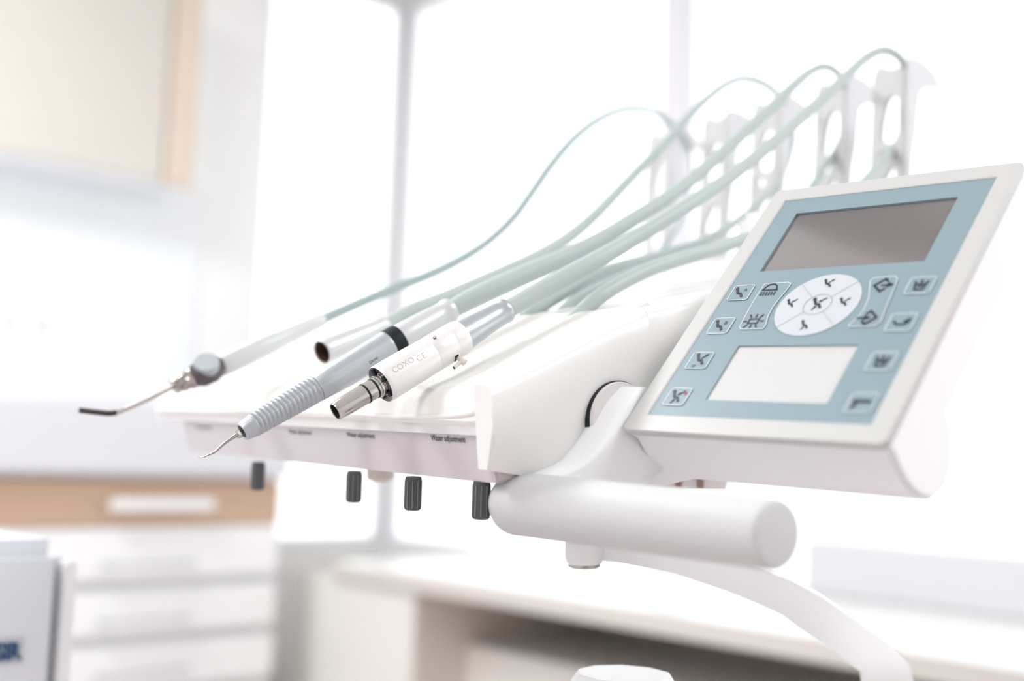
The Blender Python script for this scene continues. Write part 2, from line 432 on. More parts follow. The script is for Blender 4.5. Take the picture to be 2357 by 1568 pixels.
# ---- white machine cabinet in the lower left foreground
BY = 0.92
q = on_y(160, 1380, BY); bx1 = q.x
bzt = on_y(60, 1245, BY).z
t = thing('equipment_cabinet', 'cool white equipment cabinet with navy letters, cut by the left edge', 'cabinet', (bx1 - .3, BY + .2, 0))
bm = box(bx1 - .55, bx1, BY, BY + .42, 0, bzt, .0)
bev(bm, .014, 4, [e for e in bm.edges if any(v.co.z > .1 for v in e.verts)])
obj('housing', bm, BOXM, t)
obj('edge_highlight', box(bx1 - .006, bx1 + .0035, BY - .0035, BY + .41, .02, bzt - .016, .002), CABW, t)  # pale strip paints the highlight along the housing's right bevel
A0 = on_y(57, 1465, BY - .001); A1 = on_y(57, 1526, BY - .001)
st = obj('sticker', box(A0.x - .16, A0.x, BY - .0012, BY + .001, A1.z, A0.z, .0004), STICK, t)
me = text_mesh('SIR', .0175, bold=.0009, thick=.0002, align='RIGHT')
q = on_y(47, 1500, BY - .0014)
me.transform(Matrix.Scale(.82, 4, (1, 0, 0)))
me.transform(place(Vector((q.x, BY - .0016, q.z)), Vector((1, 0, 0)), Vector((0, 0, 1))))
link('lettering', me, BLUEINK, st)

# ================================================================== DENTAL UNIT frame
def dF(px): return 47.6 / (59 + (px - 595) * 0.0425)
O = at(1128, 1004.5, dF(1128) * .975)
Lp = at(415, 968, dF(415) * .975)
Uax = (Lp - O); LEN = Uax.length; Uax.normalize()
Vax = Vector((0, 0, 1)).cross(Uax); Vax = -Vax if Vax.dot(FW) < 0 else Vax
Vax.normalize()
Wax = Uax.cross(Vax); Wax = -Wax if Wax.z < 0 else Wax
Wax.normalize()
def sec(px, py, uoff=0.0):               # pixel -> (v, w) on the section plane at the right end
    h = hit(px, py, O + Uax * uoff, Uax) - O
    return h.dot(Vax), h.dot(Wax)
def uvw(u, v, w): return O + Uax * u + Vax * v + Wax * w
def loop_vw(pts, u): return [uvw(u, a, b) for a, b in pts]

uL = hit(362, 940, O, Vax)               # left end of tray lip
LT = (uL - O).dot(Uax)
unit = thing('dental_delivery_unit', 'white dental delivery unit with sloping instrument tray and front handle', 'dental unit', uvw(LEN / 2, .15, -.05))

ft = sec(1128, 962)[1]                   # fascia top height
bt = sec(1152, 1114)                     # bottom edge of the sloped strip
sm = sec(1490, 700)                      # seam at the back of the mat
# sloping control strip below the fascia
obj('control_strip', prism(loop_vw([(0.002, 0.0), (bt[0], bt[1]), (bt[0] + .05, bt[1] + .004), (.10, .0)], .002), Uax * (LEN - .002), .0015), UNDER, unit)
obj('front_fascia', prism(loop_vw([(0, 0), (0, ft), (.012, ft + .006), (.10, ft + .02), (.10, -.002)], 0), Uax * LT, .0015), FASC, unit)
# tray tub: closed base below the mat
mh = sec(1128, 905)[1]
tub = prism(loop_vw([(.004, ft * .6), (.004, mh - .004), (sm[0], sm[1] - .006), (sm[0], 0), (.05, 0)], .0), Uax * (LT - .004), .002)
obj('tray_tub', tub, FASC, unit)
# silicone mat: grid surface with raised rim, shallow wells for the instruments
def mat_grid():
    NU, NV = 96, 28; rows_ = []
    w0, w1 = mh, sm[1]; v0, v1 = -.002, sm[0]
    for j in range(NV + 1):
        b = j / NV; row = []
        for i in range(NU + 1):
            a = i / NU; u = a * LT
            base = w0 + (w1 - w0) * b
            v = v0 + (v1 - v0) * b
            ed = min(a, 1 - a) * LT; edv = min(b * (v1 - v0), .02)
            rim = .0035 * math.exp(-((ed - .004) / .004) ** 2)
            well = -.0035 * (0.5 - 0.5 * math.cos(2 * math.pi * 4 * a)) * min(1, b * 5) * math.exp(-b * 1.2)
            drop = 0.0
            if b < .16:
                c = 1 - b / .16; drop = -(mh - ft + .002) * (1 - math.sqrt(max(0, 1 - c ** 2.6)))
                v = v0 + (v1 - v0) * .16 * (1 - c ** .9) * .55 + (v1 - v0) * b * .45
            row.append(uvw(u, v, base + rim + well + drop))
        rows_.append(row)
    top = rows_
    bm = bmesh.new(); V = [[bm.verts.new(p) for p in r] for r in top]
    B = [[bm.verts.new(p - Wax * .004 + Vax * .004) for p in r] for r in top]
    for j in range(NV):
        for i in range(NU):
            bm.faces.new((V[j][i], V[j][i + 1], V[j + 1][i + 1], V[j + 1][i]))
            bm.faces.new((B[j][i], B[j + 1][i], B[j + 1][i + 1], B[j][i + 1]))
    for i in range(NU):
        bm.faces.new((V[0][i], B[0][i], B[0][i + 1], V[0][i + 1])); bm.faces.new((V[NV][i], V[NV][i + 1], B[NV][i + 1], B[NV][i]))
    for j in range(NV):
        bm.faces.new((V[j][0], V[j + 1][0], B[j + 1][0], B[j][0])); bm.faces.new((V[j][NU], B[j][NU], B[j + 1][NU], V[j + 1][NU]))
    return bm
obj('tray_mat', mat_grid(), MAT_, unit, 60)
# raised front lip of the mat: dips in the middle, turns up at the right end
lp = [(365, 944, 13), (500, 946, 12), (640, 947, 12), (760, 952, 12), (880, 958, 13), (960, 961, 14), (1040, 957, 15), (1085, 951, 15), (1106, 935, 14), (1116, 905, 13), (1126, 880, 12)]
pts = []
for x, y, w in lp:
    h = hit(x, y, O - Vax * .001, Vax); pts.append((h, rad(w, depth(h))))
obj('mat_lip', tube(pts, 8, 14), MAT_, unit)
# right-hand end cover: front section and rear housing, split by a fine seam
def cheek(v_list, top_pts, cre_pts, bot_pts, th, name):
    rings = []
    for (tp, cr, bo) in zip(top_pts, cre_pts, bot_pts):
        rings.append([uvw(.0065, tp[0], tp[1]), uvw(-th * .55, tp[0], tp[1] - .0005), uvw(-th, tp[0], tp[1] - .006), uvw(-th * 1.12, cr[0], cr[1]), uvw(-th * .75, bo[0], bo[1] + .012), uvw(-th * .1, bo[0], bo[1]), uvw(.0065, bo[0], bo[1])])
    bm = loft(rings); bev(bm, .0034 if name == 'end_cover' else .0016, 4, [e for e in bm.edges if e.calc_face_angle(0) > .5])
    return obj(name, bm, SHELL, unit, 50)
TH = .010
S = lambda x, y: sec(x, y, -TH)
f_t, f_c, f_b = S(1134, 884), S(1131, 985), S(1146, 1085)
r_t, r_c = S(1494, 706), S(1494, 800)
k_bot = (r_t[0], f_b[1] - .01)
nst = 7
def lerp(a, b, t): return (a[0] + (b[0] - a[0]) * t, a[1] + (b[1] - a[1]) * t)
ts = [0, .12, .3, .5, .75, 1.0]
TP = [lerp(f_t, r_t, t) for t in ts]; CR = [lerp(f_c, r_c, t) for t in ts]; BO = [lerp(f_b, k_bot, min(1, t * 2)) for t in ts]
BO = [lerp(f_b, k_bot, t) for t in ts]
cheek(None, TP, CR, BO, TH, 'end_cover')
r_e = (r_t[0] + .17, r_t[1] + .045); rc_e = (r_t[0] + .17, r_c[1] + .04); rb_e = (r_t[0] + .17, k_bot[1] + .03)
ts = [.0012, .3, .6, .9, 1.0]
cheek(None, [lerp(r_t, r_e, t) for t in ts], [lerp((r_t[0], r_c[1]), rc_e, t) for t in ts], [lerp(k_bot, rb_e, t) for t in ts], TH, 'rear_cover')
hs = loop_vw([(sm[0] + .001, 0), (sm[0] + .001, sm[1] - .002), (sm[0] + .02, sm[1] + .004), (r_e[0], r_e[1]), (r_e[0], rb_e[1] + .02)], .004)
obj('rear_housing', prism(hs, Uax * .34, .006, 3), SHELL, unit)
# rail that carries the hose holders
HB = at(2083, 560, .92)
Hh = HB - O; hu, hv = Hh.dot(Uax), Hh.dot(Vax)
hw_ = Hh.dot(Wax)
obj('holder_rail', obox(O, Uax, Vax, Wax, hu - .03, hu + .34, hv - .015, hv + .045, hw_ - .045, hw_ + .004, .006, 3), SHELL, unit)
obj('rail_bracket', obox(O, Uax, Vax, Wax, .045, .075, r_e[0] - .02, hv + .01, r_e[1] - .05, hw_ - .01, .006, 2), SHELL, unit)
# four ridged water knobs under the strip
for i, (x, yt, yb_, w) in enumerate(((1108, 1108, 1195, 42), (951, 1098, 1174, 39), (815, 1085, 1156, 35), (594, 1064, 1128, 30))):
    d = dF(x) * 1.0; A = at(x + 1, yt, d); B = at(x - 1.5, yb_, d); L = (B - A).length; r = rad(w, d)
    kb = obj('water_knob', lathe(A, B, [(0, r * .92), (L * .08, r * .98), (L * .93, r), (L * .97, r * .96), (L, r * .82)], 56, ridged=r * .06), KNOB, unit, 20)
    # ribs
    ax, s_, t_ = frame_of(B - A)
    bmr = bmesh.new()
    for k in range(0, 360, 36):
        a = math.radians(k); c = (s_ * math.cos(a) + t_ * math.sin(a)); tn = ax.cross(c)
        q = obox(A, ax, c, tn, L * .10, L * .92, r * .9, r * 1.05, -r * .07, r * .07)
        me = bpy.data.meshes.new('t'); q.to_mesh(me); q.free(); bmr.from_mesh(me)
    obj('grip_ribs', bmr, mat('knob_rib', (0.19, 0.20, 0.21), 0.5), kb)
# lettering on the strip
n_strip = (uvw(0, bt[0], bt[1]) - uvw(0, .002, 0)).cross(Uax).normalized()
if n_strip.dot(FW) > 0: n_strip = -n_strip
ey = (uvw(0, .002, 0) - uvw(0, bt[0], bt[1])).normalized()
for (x, y, wpx, s_) in ((1030, 1005, 78, 'Water adjustment'), (829, 997, 63, 'Water adjustment'), (690, 991, 52, 'Water adjustment'), (467, 980, 36, 'Water adjustment')):
    h = hit(x, y + (5.5 if x > 800 else 4), uvw(0, .002, 0) + n_strip * .0006, n_strip)
    me = text_mesh(s_, 1.0, bold=.016); xs_ = [v.co.x for v in me.vertices]; wd = max(xs_) - min(xs_)
    q0 = hit(x - wpx / 2, y, uvw(0, .002, 0), n_strip); q1 = hit(x + wpx / 2, y, uvw(0, .002, 0), n_strip)
    real = abs((q1 - q0).dot(Uax)); k = real / wd
    hk = (17 if x > 1000 else 14 if x > 800 else 12 if x > 600 else 9) * depth(h) / F * 1.12
    me.transform(Matrix.Diagonal((k, hk, 1, 1)))
    ex = -Uax
    me.transform(place(h, ex, ey))
    link('lettering', me, INK, unit)
# small hub below the tray
A = at(876, 1070, .78); B = at(877, 1109, .78)
obj('underside_boss', lathe(A, B, [(0, .0095), ((B - A).length * .8, .0095), ((B - A).length, .005)], 24), BEIGE, unit)
# lower junction box behind the handle with three brown feet
obj('junction_box', hexa([at(1400, 1128, .74), at(1670, 1128, .74), at(1690, 1118, .80), at(1400, 1118, .80), at(1420, 950, .73), at(1700, 950, .73), at(1730, 950, .80), at(1420, 950, .80)]), SHELL, unit)
for x, y in ((1512, 1119), (1562, 1121), (1612, 1124)):
    A = at(x, y - 20, .735); B = at(x, y, .735)
    obj('foot', lathe(A, B, [(0, rad(17, .735)), ((B - A).length * .9, rad(17, .735)), ((B - A).length, rad(13, .735))], 16), BROWN, unit)
# pivot boss with a dark gap, behind the neck
P0 = hit(1421, 966, uvw(-TH * 1.15, 0, 0), Uax)
rr = (hit(1352, 968, uvw(-TH * 1.15, 0, 0), Uax) - P0).length
obj('pivot_gap', lathe(P0 + Uax * .006, P0 - Uax * .0012, [(0, rr), (.0072, rr), (.0072, rr * .96)], 72), BLACK, unit)
obj('pivot_boss', lathe(P0 + Uax * .006, P0 - Uax * .0035, [(0, rr * .972), (.0085, rr * .972), (.0095, rr * .95)], 72), FASC, unit)
# ---- handle bar
A = at(1165, 1156, .595); B = at(1785, 1231, .455); L = (B - A).length
r0 = rad(146, .585); r1 = rad(164, .458)
prof = []
for k in range(9):
    a = math.pi / 2 * k / 8; prof.append((r0 * .95 * (1 - math.cos(a)) - r0 * .25, r0 * max(.02, math.sin(a))))
for k in range(1, 8): prof.append((L * k / 8, r0 + (r1 - r0) * k / 8))
for k in range(9):
    a = math.pi / 2 * k / 8; prof.append((L - r1 * .08 + r1 * .20 * math.sin(a), r1 * (math.cos(a) * .20 + .80)))
prof += [(L + r1 * .15, r1 * .55), (L + r1 * .17, r1 * .05)]
obj('handle_bar', lathe(A, B, prof, 64), mat('handle_plastic', (0.61, 0.615, 0.62), 0.5, spec=0.2, noise=N1), unit, 60)
# ---- neck sweeping up from the handle to the control panel
Ac = [(1150, 1100, .585), (1205, 1083, .585), (1262, 1062, .588), (1306, 1024, .590), (1346, 972, .593), (1378, 925, .598), (1408, 890, .604)]
Bc = [(1190, 1125, .572), (1262, 1104, .572), (1340, 1074, .572), (1392, 1026, .574), (1424, 972, .578), (1444, 925, .584), (1466, 890, .592)]
Cc = [(1230, 1160, .572), (1400, 1150, .570), (1490, 1120, .580), (1540, 1070, .590), (1560, 1010, .600), (1580, 950, .612), (1600, 900, .622)]
Dc = [(1230, 1130, .630), (1320, 1110, .635), (1430, 1075, .640), (1480, 1030, .645), (1500, 980, .650), (1520, 930, .655), (1560, 890, .660)]
Ac, Bc, Cc, Dc = [catmull([at(*a) for a in Q], 6) for Q in (Ac, Bc, Cc, Dc)]
def chaikin(P, k=.07, n=2):
    for _ in range(n):
        Q = []
        for i in range(len(P)):
            a, c = P[i], P[(i + 1) % len(P)]; Q += [a + (c - a) * k, c - (c - a) * k]
        P = Q; k = .25
    return P
bm = loft([chaikin(list(r)) for r in zip(Ac, Bc, Cc, Dc)])
obj('neck', bm, WHITE, unit, 60)

# ================================================================== SUPPORT ARM
armt = thing('support_arm', 'curved white support arm sweeping down right below the handle', 'arm', at(2050, 1640, .5))
A = at(1345, 1225, .60); B = at(1345, 1296, .60); L = (B - A).length
obj('hub', lathe(A, B, [(0, rad(88, .6)), (L * .8, rad(88, .6)), (L * .95, rad(82, .6)), (L, rad(76, .6))], 48), WHITE, armt)
A2 = at(1345, 1290, .60); B2 = at(1345, 1305, .60); L2 = (B2 - A2).length
label(obj('hub_screw', lathe(A2, B2, [(0, rad(66, .6)), (L2 * .3, rad(72, .6)), (L2 * .8, rad(74, .6)), (L2, rad(66, .6))], 40), STEEL, armt), 'dark steel screw cap')
topc = [(1320, 1222, .60), (1420, 1226, .595), (1550, 1246, .585), (1673, 1284, .57), (1748, 1309, .56), (1820, 1336, .55), (1893, 1374, .54), (2001, 1449, .525), (2060, 1492, .517), (2092, 1528, .512), (2106, 1575, .51), (2112, 1700, .51)]
botc = [(1320, 1286, .60), (1420, 1294, .595), (1551, 1319, .585), (1673, 1361, .57), (1745, 1390, .56), (1800, 1416, .55), (1845, 1449, .54), (1931, 1509, .525), (1965, 1532, .517), (1984, 1548, .512), (1988, 1590, .51), (1990, 1700, .51)]
rings = []
for a, b in zip(topc, botc):
    p, q = at(*a), at(*b); back = at(a[0] - 12, a[1] - 12, a[2] + .035); backb = at(b[0] - 6, b[1] - 10, b[2] + .035)
    rings.append([p, q, backb, back])
bm = loft(rings)
bev(bm, .0035, 3, [e for e in bm.edges if e.calc_face_angle(0) > .7])
obj('arm_bar', bm, WHITE, armt, 40)
e = at(2050, 1690, .525)
obj('post', lathe(Vector((e.x, e.y, e.z + .01)), Vector((e.x, e.y, 0)), [(0, .026), (e.z + .01, .026)], 40), WHITE, armt)
obj('base_plate', lathe(Vector((e.x, e.y, .03)), Vector((e.x, e.y, 0)), [(0, .12), (.005, .14), (.03, .14)], 48), WHITE, armt)
# faceted pedestal cap peeping in at the bottom
c = at(1437, 1592, .66); c2 = Vector((c.x, c.y, 0))
r = rad(285, .64)
ped = thing('pedestal', 'white faceted pedestal top at the bottom edge of the photo', 'pedestal', (c.x, c.y, 0))
obj('cap', lathe(Vector((c.x, c.y, c.z + .010)), c2, [(0, r * .80), (.006, r * .92), (.020, r), (.06, r)], 10), WHITE, ped, 20)
obj('column', lathe(Vector((c.x, c.y, c.z - .045)), c2, [(0, r * .9), (c.z - .045, r * .9)], 40), WHITE, ped)

# ================================================================== CONTROL PANEL
va = Vector((-2561, 38, F)); vb = Vector((2666, -3591, F))
to3 = lambda v: (RT * v.x - UP * v.y + FW * v.z).normalized()
E1 = -to3(va); E2 = to3(vb); E2 = (E2 - E1 * E2.dot(E1)).normalized()
if E2.dot(UP) < 0: E2 = -E2
EN = E1.cross(E2).normalized()
if EN.dot(FW) > 0: EN = -EN
PO = at(1487, 958, .575)
def pl(x, y, z=0.0):
    h = hit(x, y, PO + EN * z, EN) - PO
    return h.dot(E1), h.dot(E2)
PM = Matrix((E1, E2, EN)).transposed().to_4x4(); PM.translation = PO
def pworld(a, b, c): return PO + E1 * a + E2 * b + EN * c
PW = (pl(2015, 983)[0] + pl(2293, 407)[0]) / 2
PH = (pl(1797, 463)[1] + pl(2293, 407)[1]) / 2
panel = thing('control_panel', 'tilted white control panel with blue-grey key membrane and dim screen', 'control panel', PO)
MG = .0085
# housing: side profile swept along the panel's width
side_px = [(2041, 1013), (2055, 1046), (2067, 1076), (2082, 1105), (2098, 1128), (2112, 1142), (2125, 1149), (2140, 1153), (2151, 1151), (2168, 1138), (2182, 1117), (2190, 1090), (2195, 1055), (2195, 1025), (2193, 997), (2188, 970), (2185, 950), (2234, 840), (2287, 720), (2357, 566), (2392, 489), (2400, 466), (2385, 445)]
u1 = PW + MG
prof = []
for x, y in side_px:
    h = hit(x, y, pworld(u1, 0, 0), E1) - PO
    prof.append((h.dot(E2), h.dot(EN)))
topv = PH + MG
prof = [(-MG - .001, -.0030)] + prof[1:-1] + [(topv, prof[-1][1]), (topv, -.0030)]
bm = prism([pworld(-MG, a, b) for a, b in prof], E1 * (u1 + MG), .0022, 3)
obj('housing', bm, WHITE, panel, 30)
me = plate_mesh([rrect(-MG - .0006, -MG - .0006, u1 + .0006, topv + .0006, .003), rrect(0, 0, PW, PH, .0006)], .0044, .0009, 2)
me.transform(PM @ Matrix.Translation((0, 0, -.0015)))
label(link('bezel', me, BEZEL, panel, 30), 'white surround of the key membrane')
# membrane with two openings
sc_px = [(1832, 491), (2203, 454), (2130, 600), (1750, 626)]
lb_px = [(1697, 795), (1974, 795), (1905, 930), (1627, 920)]
def prect(px):
    q = [pl(*p) for p in px]
    x0 = (q[0][0] + q[3][0]) / 2; x1 = (q[1][0] + q[2][0]) / 2; y1 = (q[0][1] + q[1][1]) / 2; y0 = (q[2][1] + q[3][1]) / 2
    return x0, y0, x1, y1
S4 = prect(sc_px); L4 = prect(lb_px)
def addp(name, me, material, z, parent):
    me.transform(PM @ Matrix.Translation((0, 0, z))); return link(name, me, material, parent, 30)
memb = addp('key_membrane', plate_mesh([[(0, 0), (PW, 0), (PW, PH), (0, PH)], rrect(*S4, .0006), rrect(*L4, .0006)], .0012), MEMB, -.0006, panel)
base = addp('backing_plate', plate_mesh([[(0, 0), (PW, 0), (PW, PH), (0, PH)]], .0006), PLUM, -.0021, panel)
e_ = .0006
addp('display', plate_mesh([[(S4[0] - e_, S4[1] - e_), (S4[2] + e_, S4[1] - e_), (S4[2] + e_, S4[3] + e_), (S4[0] - e_, S4[3] + e_)]], .0004), SCREEN, -.0015, panel)
addp('label_window', plate_mesh([[(L4[0] - e_, L4[1] - e_), (L4[2] + e_, L4[1] - e_), (L4[2] + e_, L4[3] + e_), (L4[0] - e_, L4[3] + e_)]], .0004), LABELW, -.0010, panel)
# round keypad
cc = pl(1882, 702); q1 = pl(1980, 640); RR = .0
ell = [pl(x, y) for x, y in ((1784, 727), (1981, 672), (1907, 631), (1838, 773))]
RR = sum((Vector(e) - Vector(cc)).length for e in ell) / 4
rk = .33 * RR
pad = addp('round_keypad', plate_mesh([circ(*cc, RR, 64)], .0003), DISCW, .0002, panel)
bm = bmesh.new()
for k in range(4):
    a = math.radians(45 + 90 * k)
    stroke(bm, [(cc[0] + rk * math.cos(a), cc[1] + rk * math.sin(a)), (cc[0] + RR * math.cos(a), cc[1] + RR * math.sin(a))], .0006)
cp = circ(*cc, rk, 40); stroke(bm, cp + [cp[0]], .0006)
bm.transform(PM @ Matrix.Translation((0, 0, .00045)))
obj('divider_lines', bm, DIVM, pad)
# icon strokes, unit box about -1..1
def man(bm, s=1.0, arrow=None, foot=False, cx=0, cy=0, w=.27):
    P = [(-.42, .42), (-.12, -.12), (.22, -.14), (.55, -.62)]
    stroke(bm, [(cx + s * a, cy + s * b) for a, b in P], w * s); disc2(bm, cx - .52 * s, cy + .62 * s, .2 * s)
    if arrow:
        (a0, b0), (a1, b1) = arrow
        stroke(bm, [(cx + s * a0, cy + s * b0), (cx + s * a1, cy + s * b1)], w * s * .55)
        d = Vector((a1 - a0, b1 - b0)).normalized(); n = Vector((-d.y, d.x)); e = Vector((a1, b1))
        bm.faces.new([bm.verts.new((cx + s * q.x, cy + s * q.y, 0)) for q in (e + d * .12, e - d * .28 + n * .17, e - d * .28 - n * .17)])
    if foot:
        stroke(bm, [(cx - .2 * s, cy - .9 * s), (cx - .02 * s, cy - .55 * s)], w * s * .5)
        bm.faces.new([bm.verts.new((cx + s * a, cy + s * b, 0)) for a, b in ((.08, -.32), (-.22, -.52), (.08, -.68))])
def icon(draw, cx, cy, size, parent, material=INK, z=.00062):
    bm = bmesh.new(); draw(bm)
    bm.transform(PM @ Matrix.Translation((cx, cy, z)) @ Matrix.Diagonal((size, size, 1, 1)))
    return obj('symbol', bm, material, parent)
def ptext(s, cx, cy, size, parent, material=INK, bold=0.0):
    me = text_mesh(s, size, bold); me.transform(PM @ Matrix.Translation((cx, cy, .00062))); return link('lettering', me, material, parent)
AR_UP = ((.10, .14), (.66, .66)); AR_DN = ((.72, .70), (.12, .20))
for (x, y, kw) in ((1906, 654, dict(arrow=AR_UP)), (1820, 700, dict(arrow=AR_DN)), (1942, 697, dict(arrow=AR_UP)), (1853, 749, dict(foot=True)), (1882, 700, dict(arrow=AR_DN, foot=True))):
    a, c = pl(x, y); big = .0052 if (x, y) == (1882, 700) else .0040
    icon(lambda bm: man(bm, 1, **kw), a, c, big, pad)
# square keys
def key_at(x, y, w=.0125, h=.0115):
    a, c = pl(x, y); lp = rrect(a - w / 2, c - h / 2, a + w / 2, c + h / 2, .0012)
    k = addp('key', plate_mesh([lp], .0003), KEYM, .0002, panel)
    bm = bmesh.new(); stroke(bm, lp + [lp[0]], .00045); bm.transform(PM @ Matrix.Translation((0, 0, .00045)))
    obj('key_outline', bm, LINEM, k)
    return k, a, c
kw_ = abs(pl(1722, 675)[0] - pl(1690, 675)[0])
k, a, c = key_at(1706, 675); icon(lambda bm: man(bm), a - .001, c, .0052, k); ptext('A', a + .0022, c + .0018, .0032, k)
k, a, c = key_at(1660, 751); icon(lambda bm: man(bm), a - .001, c, .0052, k); ptext('B', a + .0022, c + .0018, .0036, k)
k, a, c = key_at(1611, 831); icon(lambda bm: man(bm, arrow=AR_UP), a, c + .0007, .0052, k); ptext('SP', a - .0016, c - .0042, .0026, k)
k, a, c = key_at(1560, 914); icon(lambda bm: man(bm, arrow=AR_DN, foot=True), a - .0008, c, .0053, k)
def plus(bm): stroke(bm, [(-1, 0), (1, 0)], .6); stroke(bm, [(0, -1), (0, 1)], .6)
label(icon(plus, a + .0038, c + .0022, .0010, k, REDINK), 'small red cross symbol')
# right column
def cup(bm):
    stroke(bm, [(-.7, .6), (-.45, -.7), (.45, -.7), (.7, .6)], .22); stroke(bm, [(0, .8), (0, -.1)], .2); stroke(bm, [(-.35, .3), (-.2, -.2), (.2, -.2), (.35, .3)], .16)
def bowl(bm):
    P = [(-.95 + .0 * k, 0) for k in range(1)]
    P = [(.8 * math.cos(math.radians(t)), .55 * math.sin(math.radians(t)) + .15) for t in range(180, 361, 20)]
    stroke(bm, P, .24); stroke(bm, [(.35, .05), (.9, .45)], .3)
def gun(bm):
    stroke(bm, [(-.8, .2), (.85, .2)], .42); stroke(bm, [(-.55, .1), (-.75, -.7)], .34)
for (x, y, fn) in ((2119, 658, cup), (2075, 743, bowl), (2030, 833, cup), (1983, 929, gun)):
    k, a, c = key_at(x, y, .0125, .0115); icon(fn, a, c, .0044, k)
# the two tall curved keys
def bigkey(px, icons):
    q = [pl(*p) for p in px]; k = addp('key', plate_mesh([q], .0003), KEYM, .0002, panel)
    bm = bmesh.new(); stroke(bm, q + [q[0]], .00045); bm.transform(PM @ Matrix.Translation((0, 0, .00045))); obj('key_outline', bm, LINEM, k)
    for (x, y, fn, s) in icons:
        a, c = pl(x, y); icon(fn, a, c, s, k)
def lampi(bm):
    P = [(.62 * math.cos(math.radians(t)) - .05, .75 * math.sin(math.radians(t)) + .05) for t in range(0, 181, 15)]
    stroke(bm, [(-.8, .05), (.72, .05)], .13); stroke(bm, [(a * 1.05, b) for a, b in P], .13)
    for k in range(6): stroke(bm, [(-.72 + .27 * k, -.22), (-.72 + .27 * k, -.62)], .12)
def suni(bm):
    P = [(-.45, -.25), (.45, -.25), (.45, .25), (-.45, .25), (-.45, -.25)]; stroke(bm, P, .12)
    stroke(bm, [(-.95, 0), (-.66, 0)], .12); stroke(bm, [(.66, 0), (.95, 0)], .12)
    for s in (-1, 1): stroke(bm, [(0, .45 * s), (0, .8 * s)], .12); stroke(bm, [(.4, .42 * s), (.62, .75 * s)], .12); stroke(bm, [(-.4, .42 * s), (-.62, .75 * s)], .12)
def sq_out(bm):
    stroke(bm, [(.25, .45), (0, .72), (-.72, 0), (0, -.72), (.3, -.42)], .2); stroke(bm, [(-.1, -.02), (.75, -.02)], .16)
    bm.faces.new([bm.verts.new((a, b, 0)) for a, b in ((.95, 0), (.35, .32), (.35, -.32))])
def sq_in(bm):
    stroke(bm, [(-.25, .45), (0, .72), (.72, 0), (0, -.72), (-.3, -.42)], .2); stroke(bm, [(-.85, -.02), (-.1, -.02)], .16)
    bm.faces.new([bm.verts.new((a, b, 0)) for a, b in ((.25, 0), (-.35, .32), (-.35, -.32))])
bigkey([(1759, 657), (1764, 654), (1816, 651), (1821, 655), (1812, 668), (1795, 688), (1780, 708), (1768, 730), (1764, 748), (1757, 758), (1706, 759), (1703, 754), (1725, 712), (1744, 680)], [(1773, 670, lampi, .0060), (1735, 741, suni, .0062)])
bigkey([(2004, 648), (2012, 641), (2062, 637), (2067, 643), (2056, 672), (2040, 710), (2027, 744), (2014, 752), (1957, 753), (1954, 749), (1975, 732), (1990, 712), (2000, 688), (2002, 664)], [(2033, 658, sq_out, .0062), (1998, 733, sq_in, .0062)])

# ================================================================== HOSE HOLDERS (whip arms)
NF = -Vax
hp = Vector((HB.x, HB.y, HB.z))
HX, HY = -Uax, Vector((0, 0, 1))         # front plate lies in the plane of Uax and the vertical
def hloc(x, y):
    h = hit(x, y, hp, Vax) - hp; return h.dot(HX), h.dot(HY)
HYv = Vector((0, 0, 1))
Vh = Vector((Vax.x, Vax.y, 0)).normalized(); Uh = Vector((-Uax.x, -Uax.y, 0)).normalized()
HM1 = Matrix((Uh, HYv, Uh.cross(HYv))).transposed().to_4x4(); HM1.translation = hp
def h1(x, y):
    h = hit(x, y, hp, Vh) - hp; return h.dot(Uh), h.dot(HYv)
def h2(x, y):
    h = hit(x, y, hp, Uh) - hp; return h.dot(Vh), h.dot(HYv)
HM2 = Matrix((Vh, HYv, Vh.cross(HYv))).transposed().to_4x4(); HM2.translation = hp
fr_out = [(2004, 570), (2006, 430), (2009, 330), (2012, 250), (2014, 185), (2019, 163), (2030, 156), (2043, 160), (2056, 163), (2068, 158), (2080, 153), (2084, 200), (2084, 300), (2083, 430), (2082, 570)]
slot = [(2062, 219), (2072, 228), (2073, 270), (2071, 318), (2058, 330), (2042, 331), (2030, 322), (2033, 280), (2042, 240), (2052, 223)]
hole = [(2038, 346), (2048, 352), (2048, 366), (2038, 373), (2028, 368), (2026, 354)]
low = [(2058, 380), (2065, 392), (2066, 440), (2062, 480), (2030, 484), (2024, 450), (2034, 420), (2048, 395)]
sd_out = [(2083, 570), (2083, 430), (2083, 250), (2084, 160), (2082, 137), (2092, 135), (2110, 139), (2130, 152), (2148, 172), (2157, 192), (2156, 200), (2140, 199), (2122, 204), (2112, 216), (2108, 250), (2104, 300), (2095, 360), (2090, 430), (2089, 570)]
proto = thing('hose_holder', '', 'hose holder', hp, 'white hose holders along the rear rail')
me = plate_mesh([[h1(*p) for p in fr_out], ring2([h1(*p) for p in slot], 3), ring2([h1(*p) for p in hole], 3), ring2([h1(*p) for p in low], 3)], .0045, .0010, 2)
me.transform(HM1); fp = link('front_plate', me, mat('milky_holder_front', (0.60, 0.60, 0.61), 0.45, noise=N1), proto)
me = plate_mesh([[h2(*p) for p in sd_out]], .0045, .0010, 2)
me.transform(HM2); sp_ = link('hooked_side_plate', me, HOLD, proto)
labs = ['white hose holder nearest the control panel, tallest in view', 'white hose holder second from the control panel corner',
        'white hose holder third along the rail, with a hose behind it', 'white hose holder without a hose, fourth along the rail', 'white hose holder farthest along the rail, carrying the thin hose']
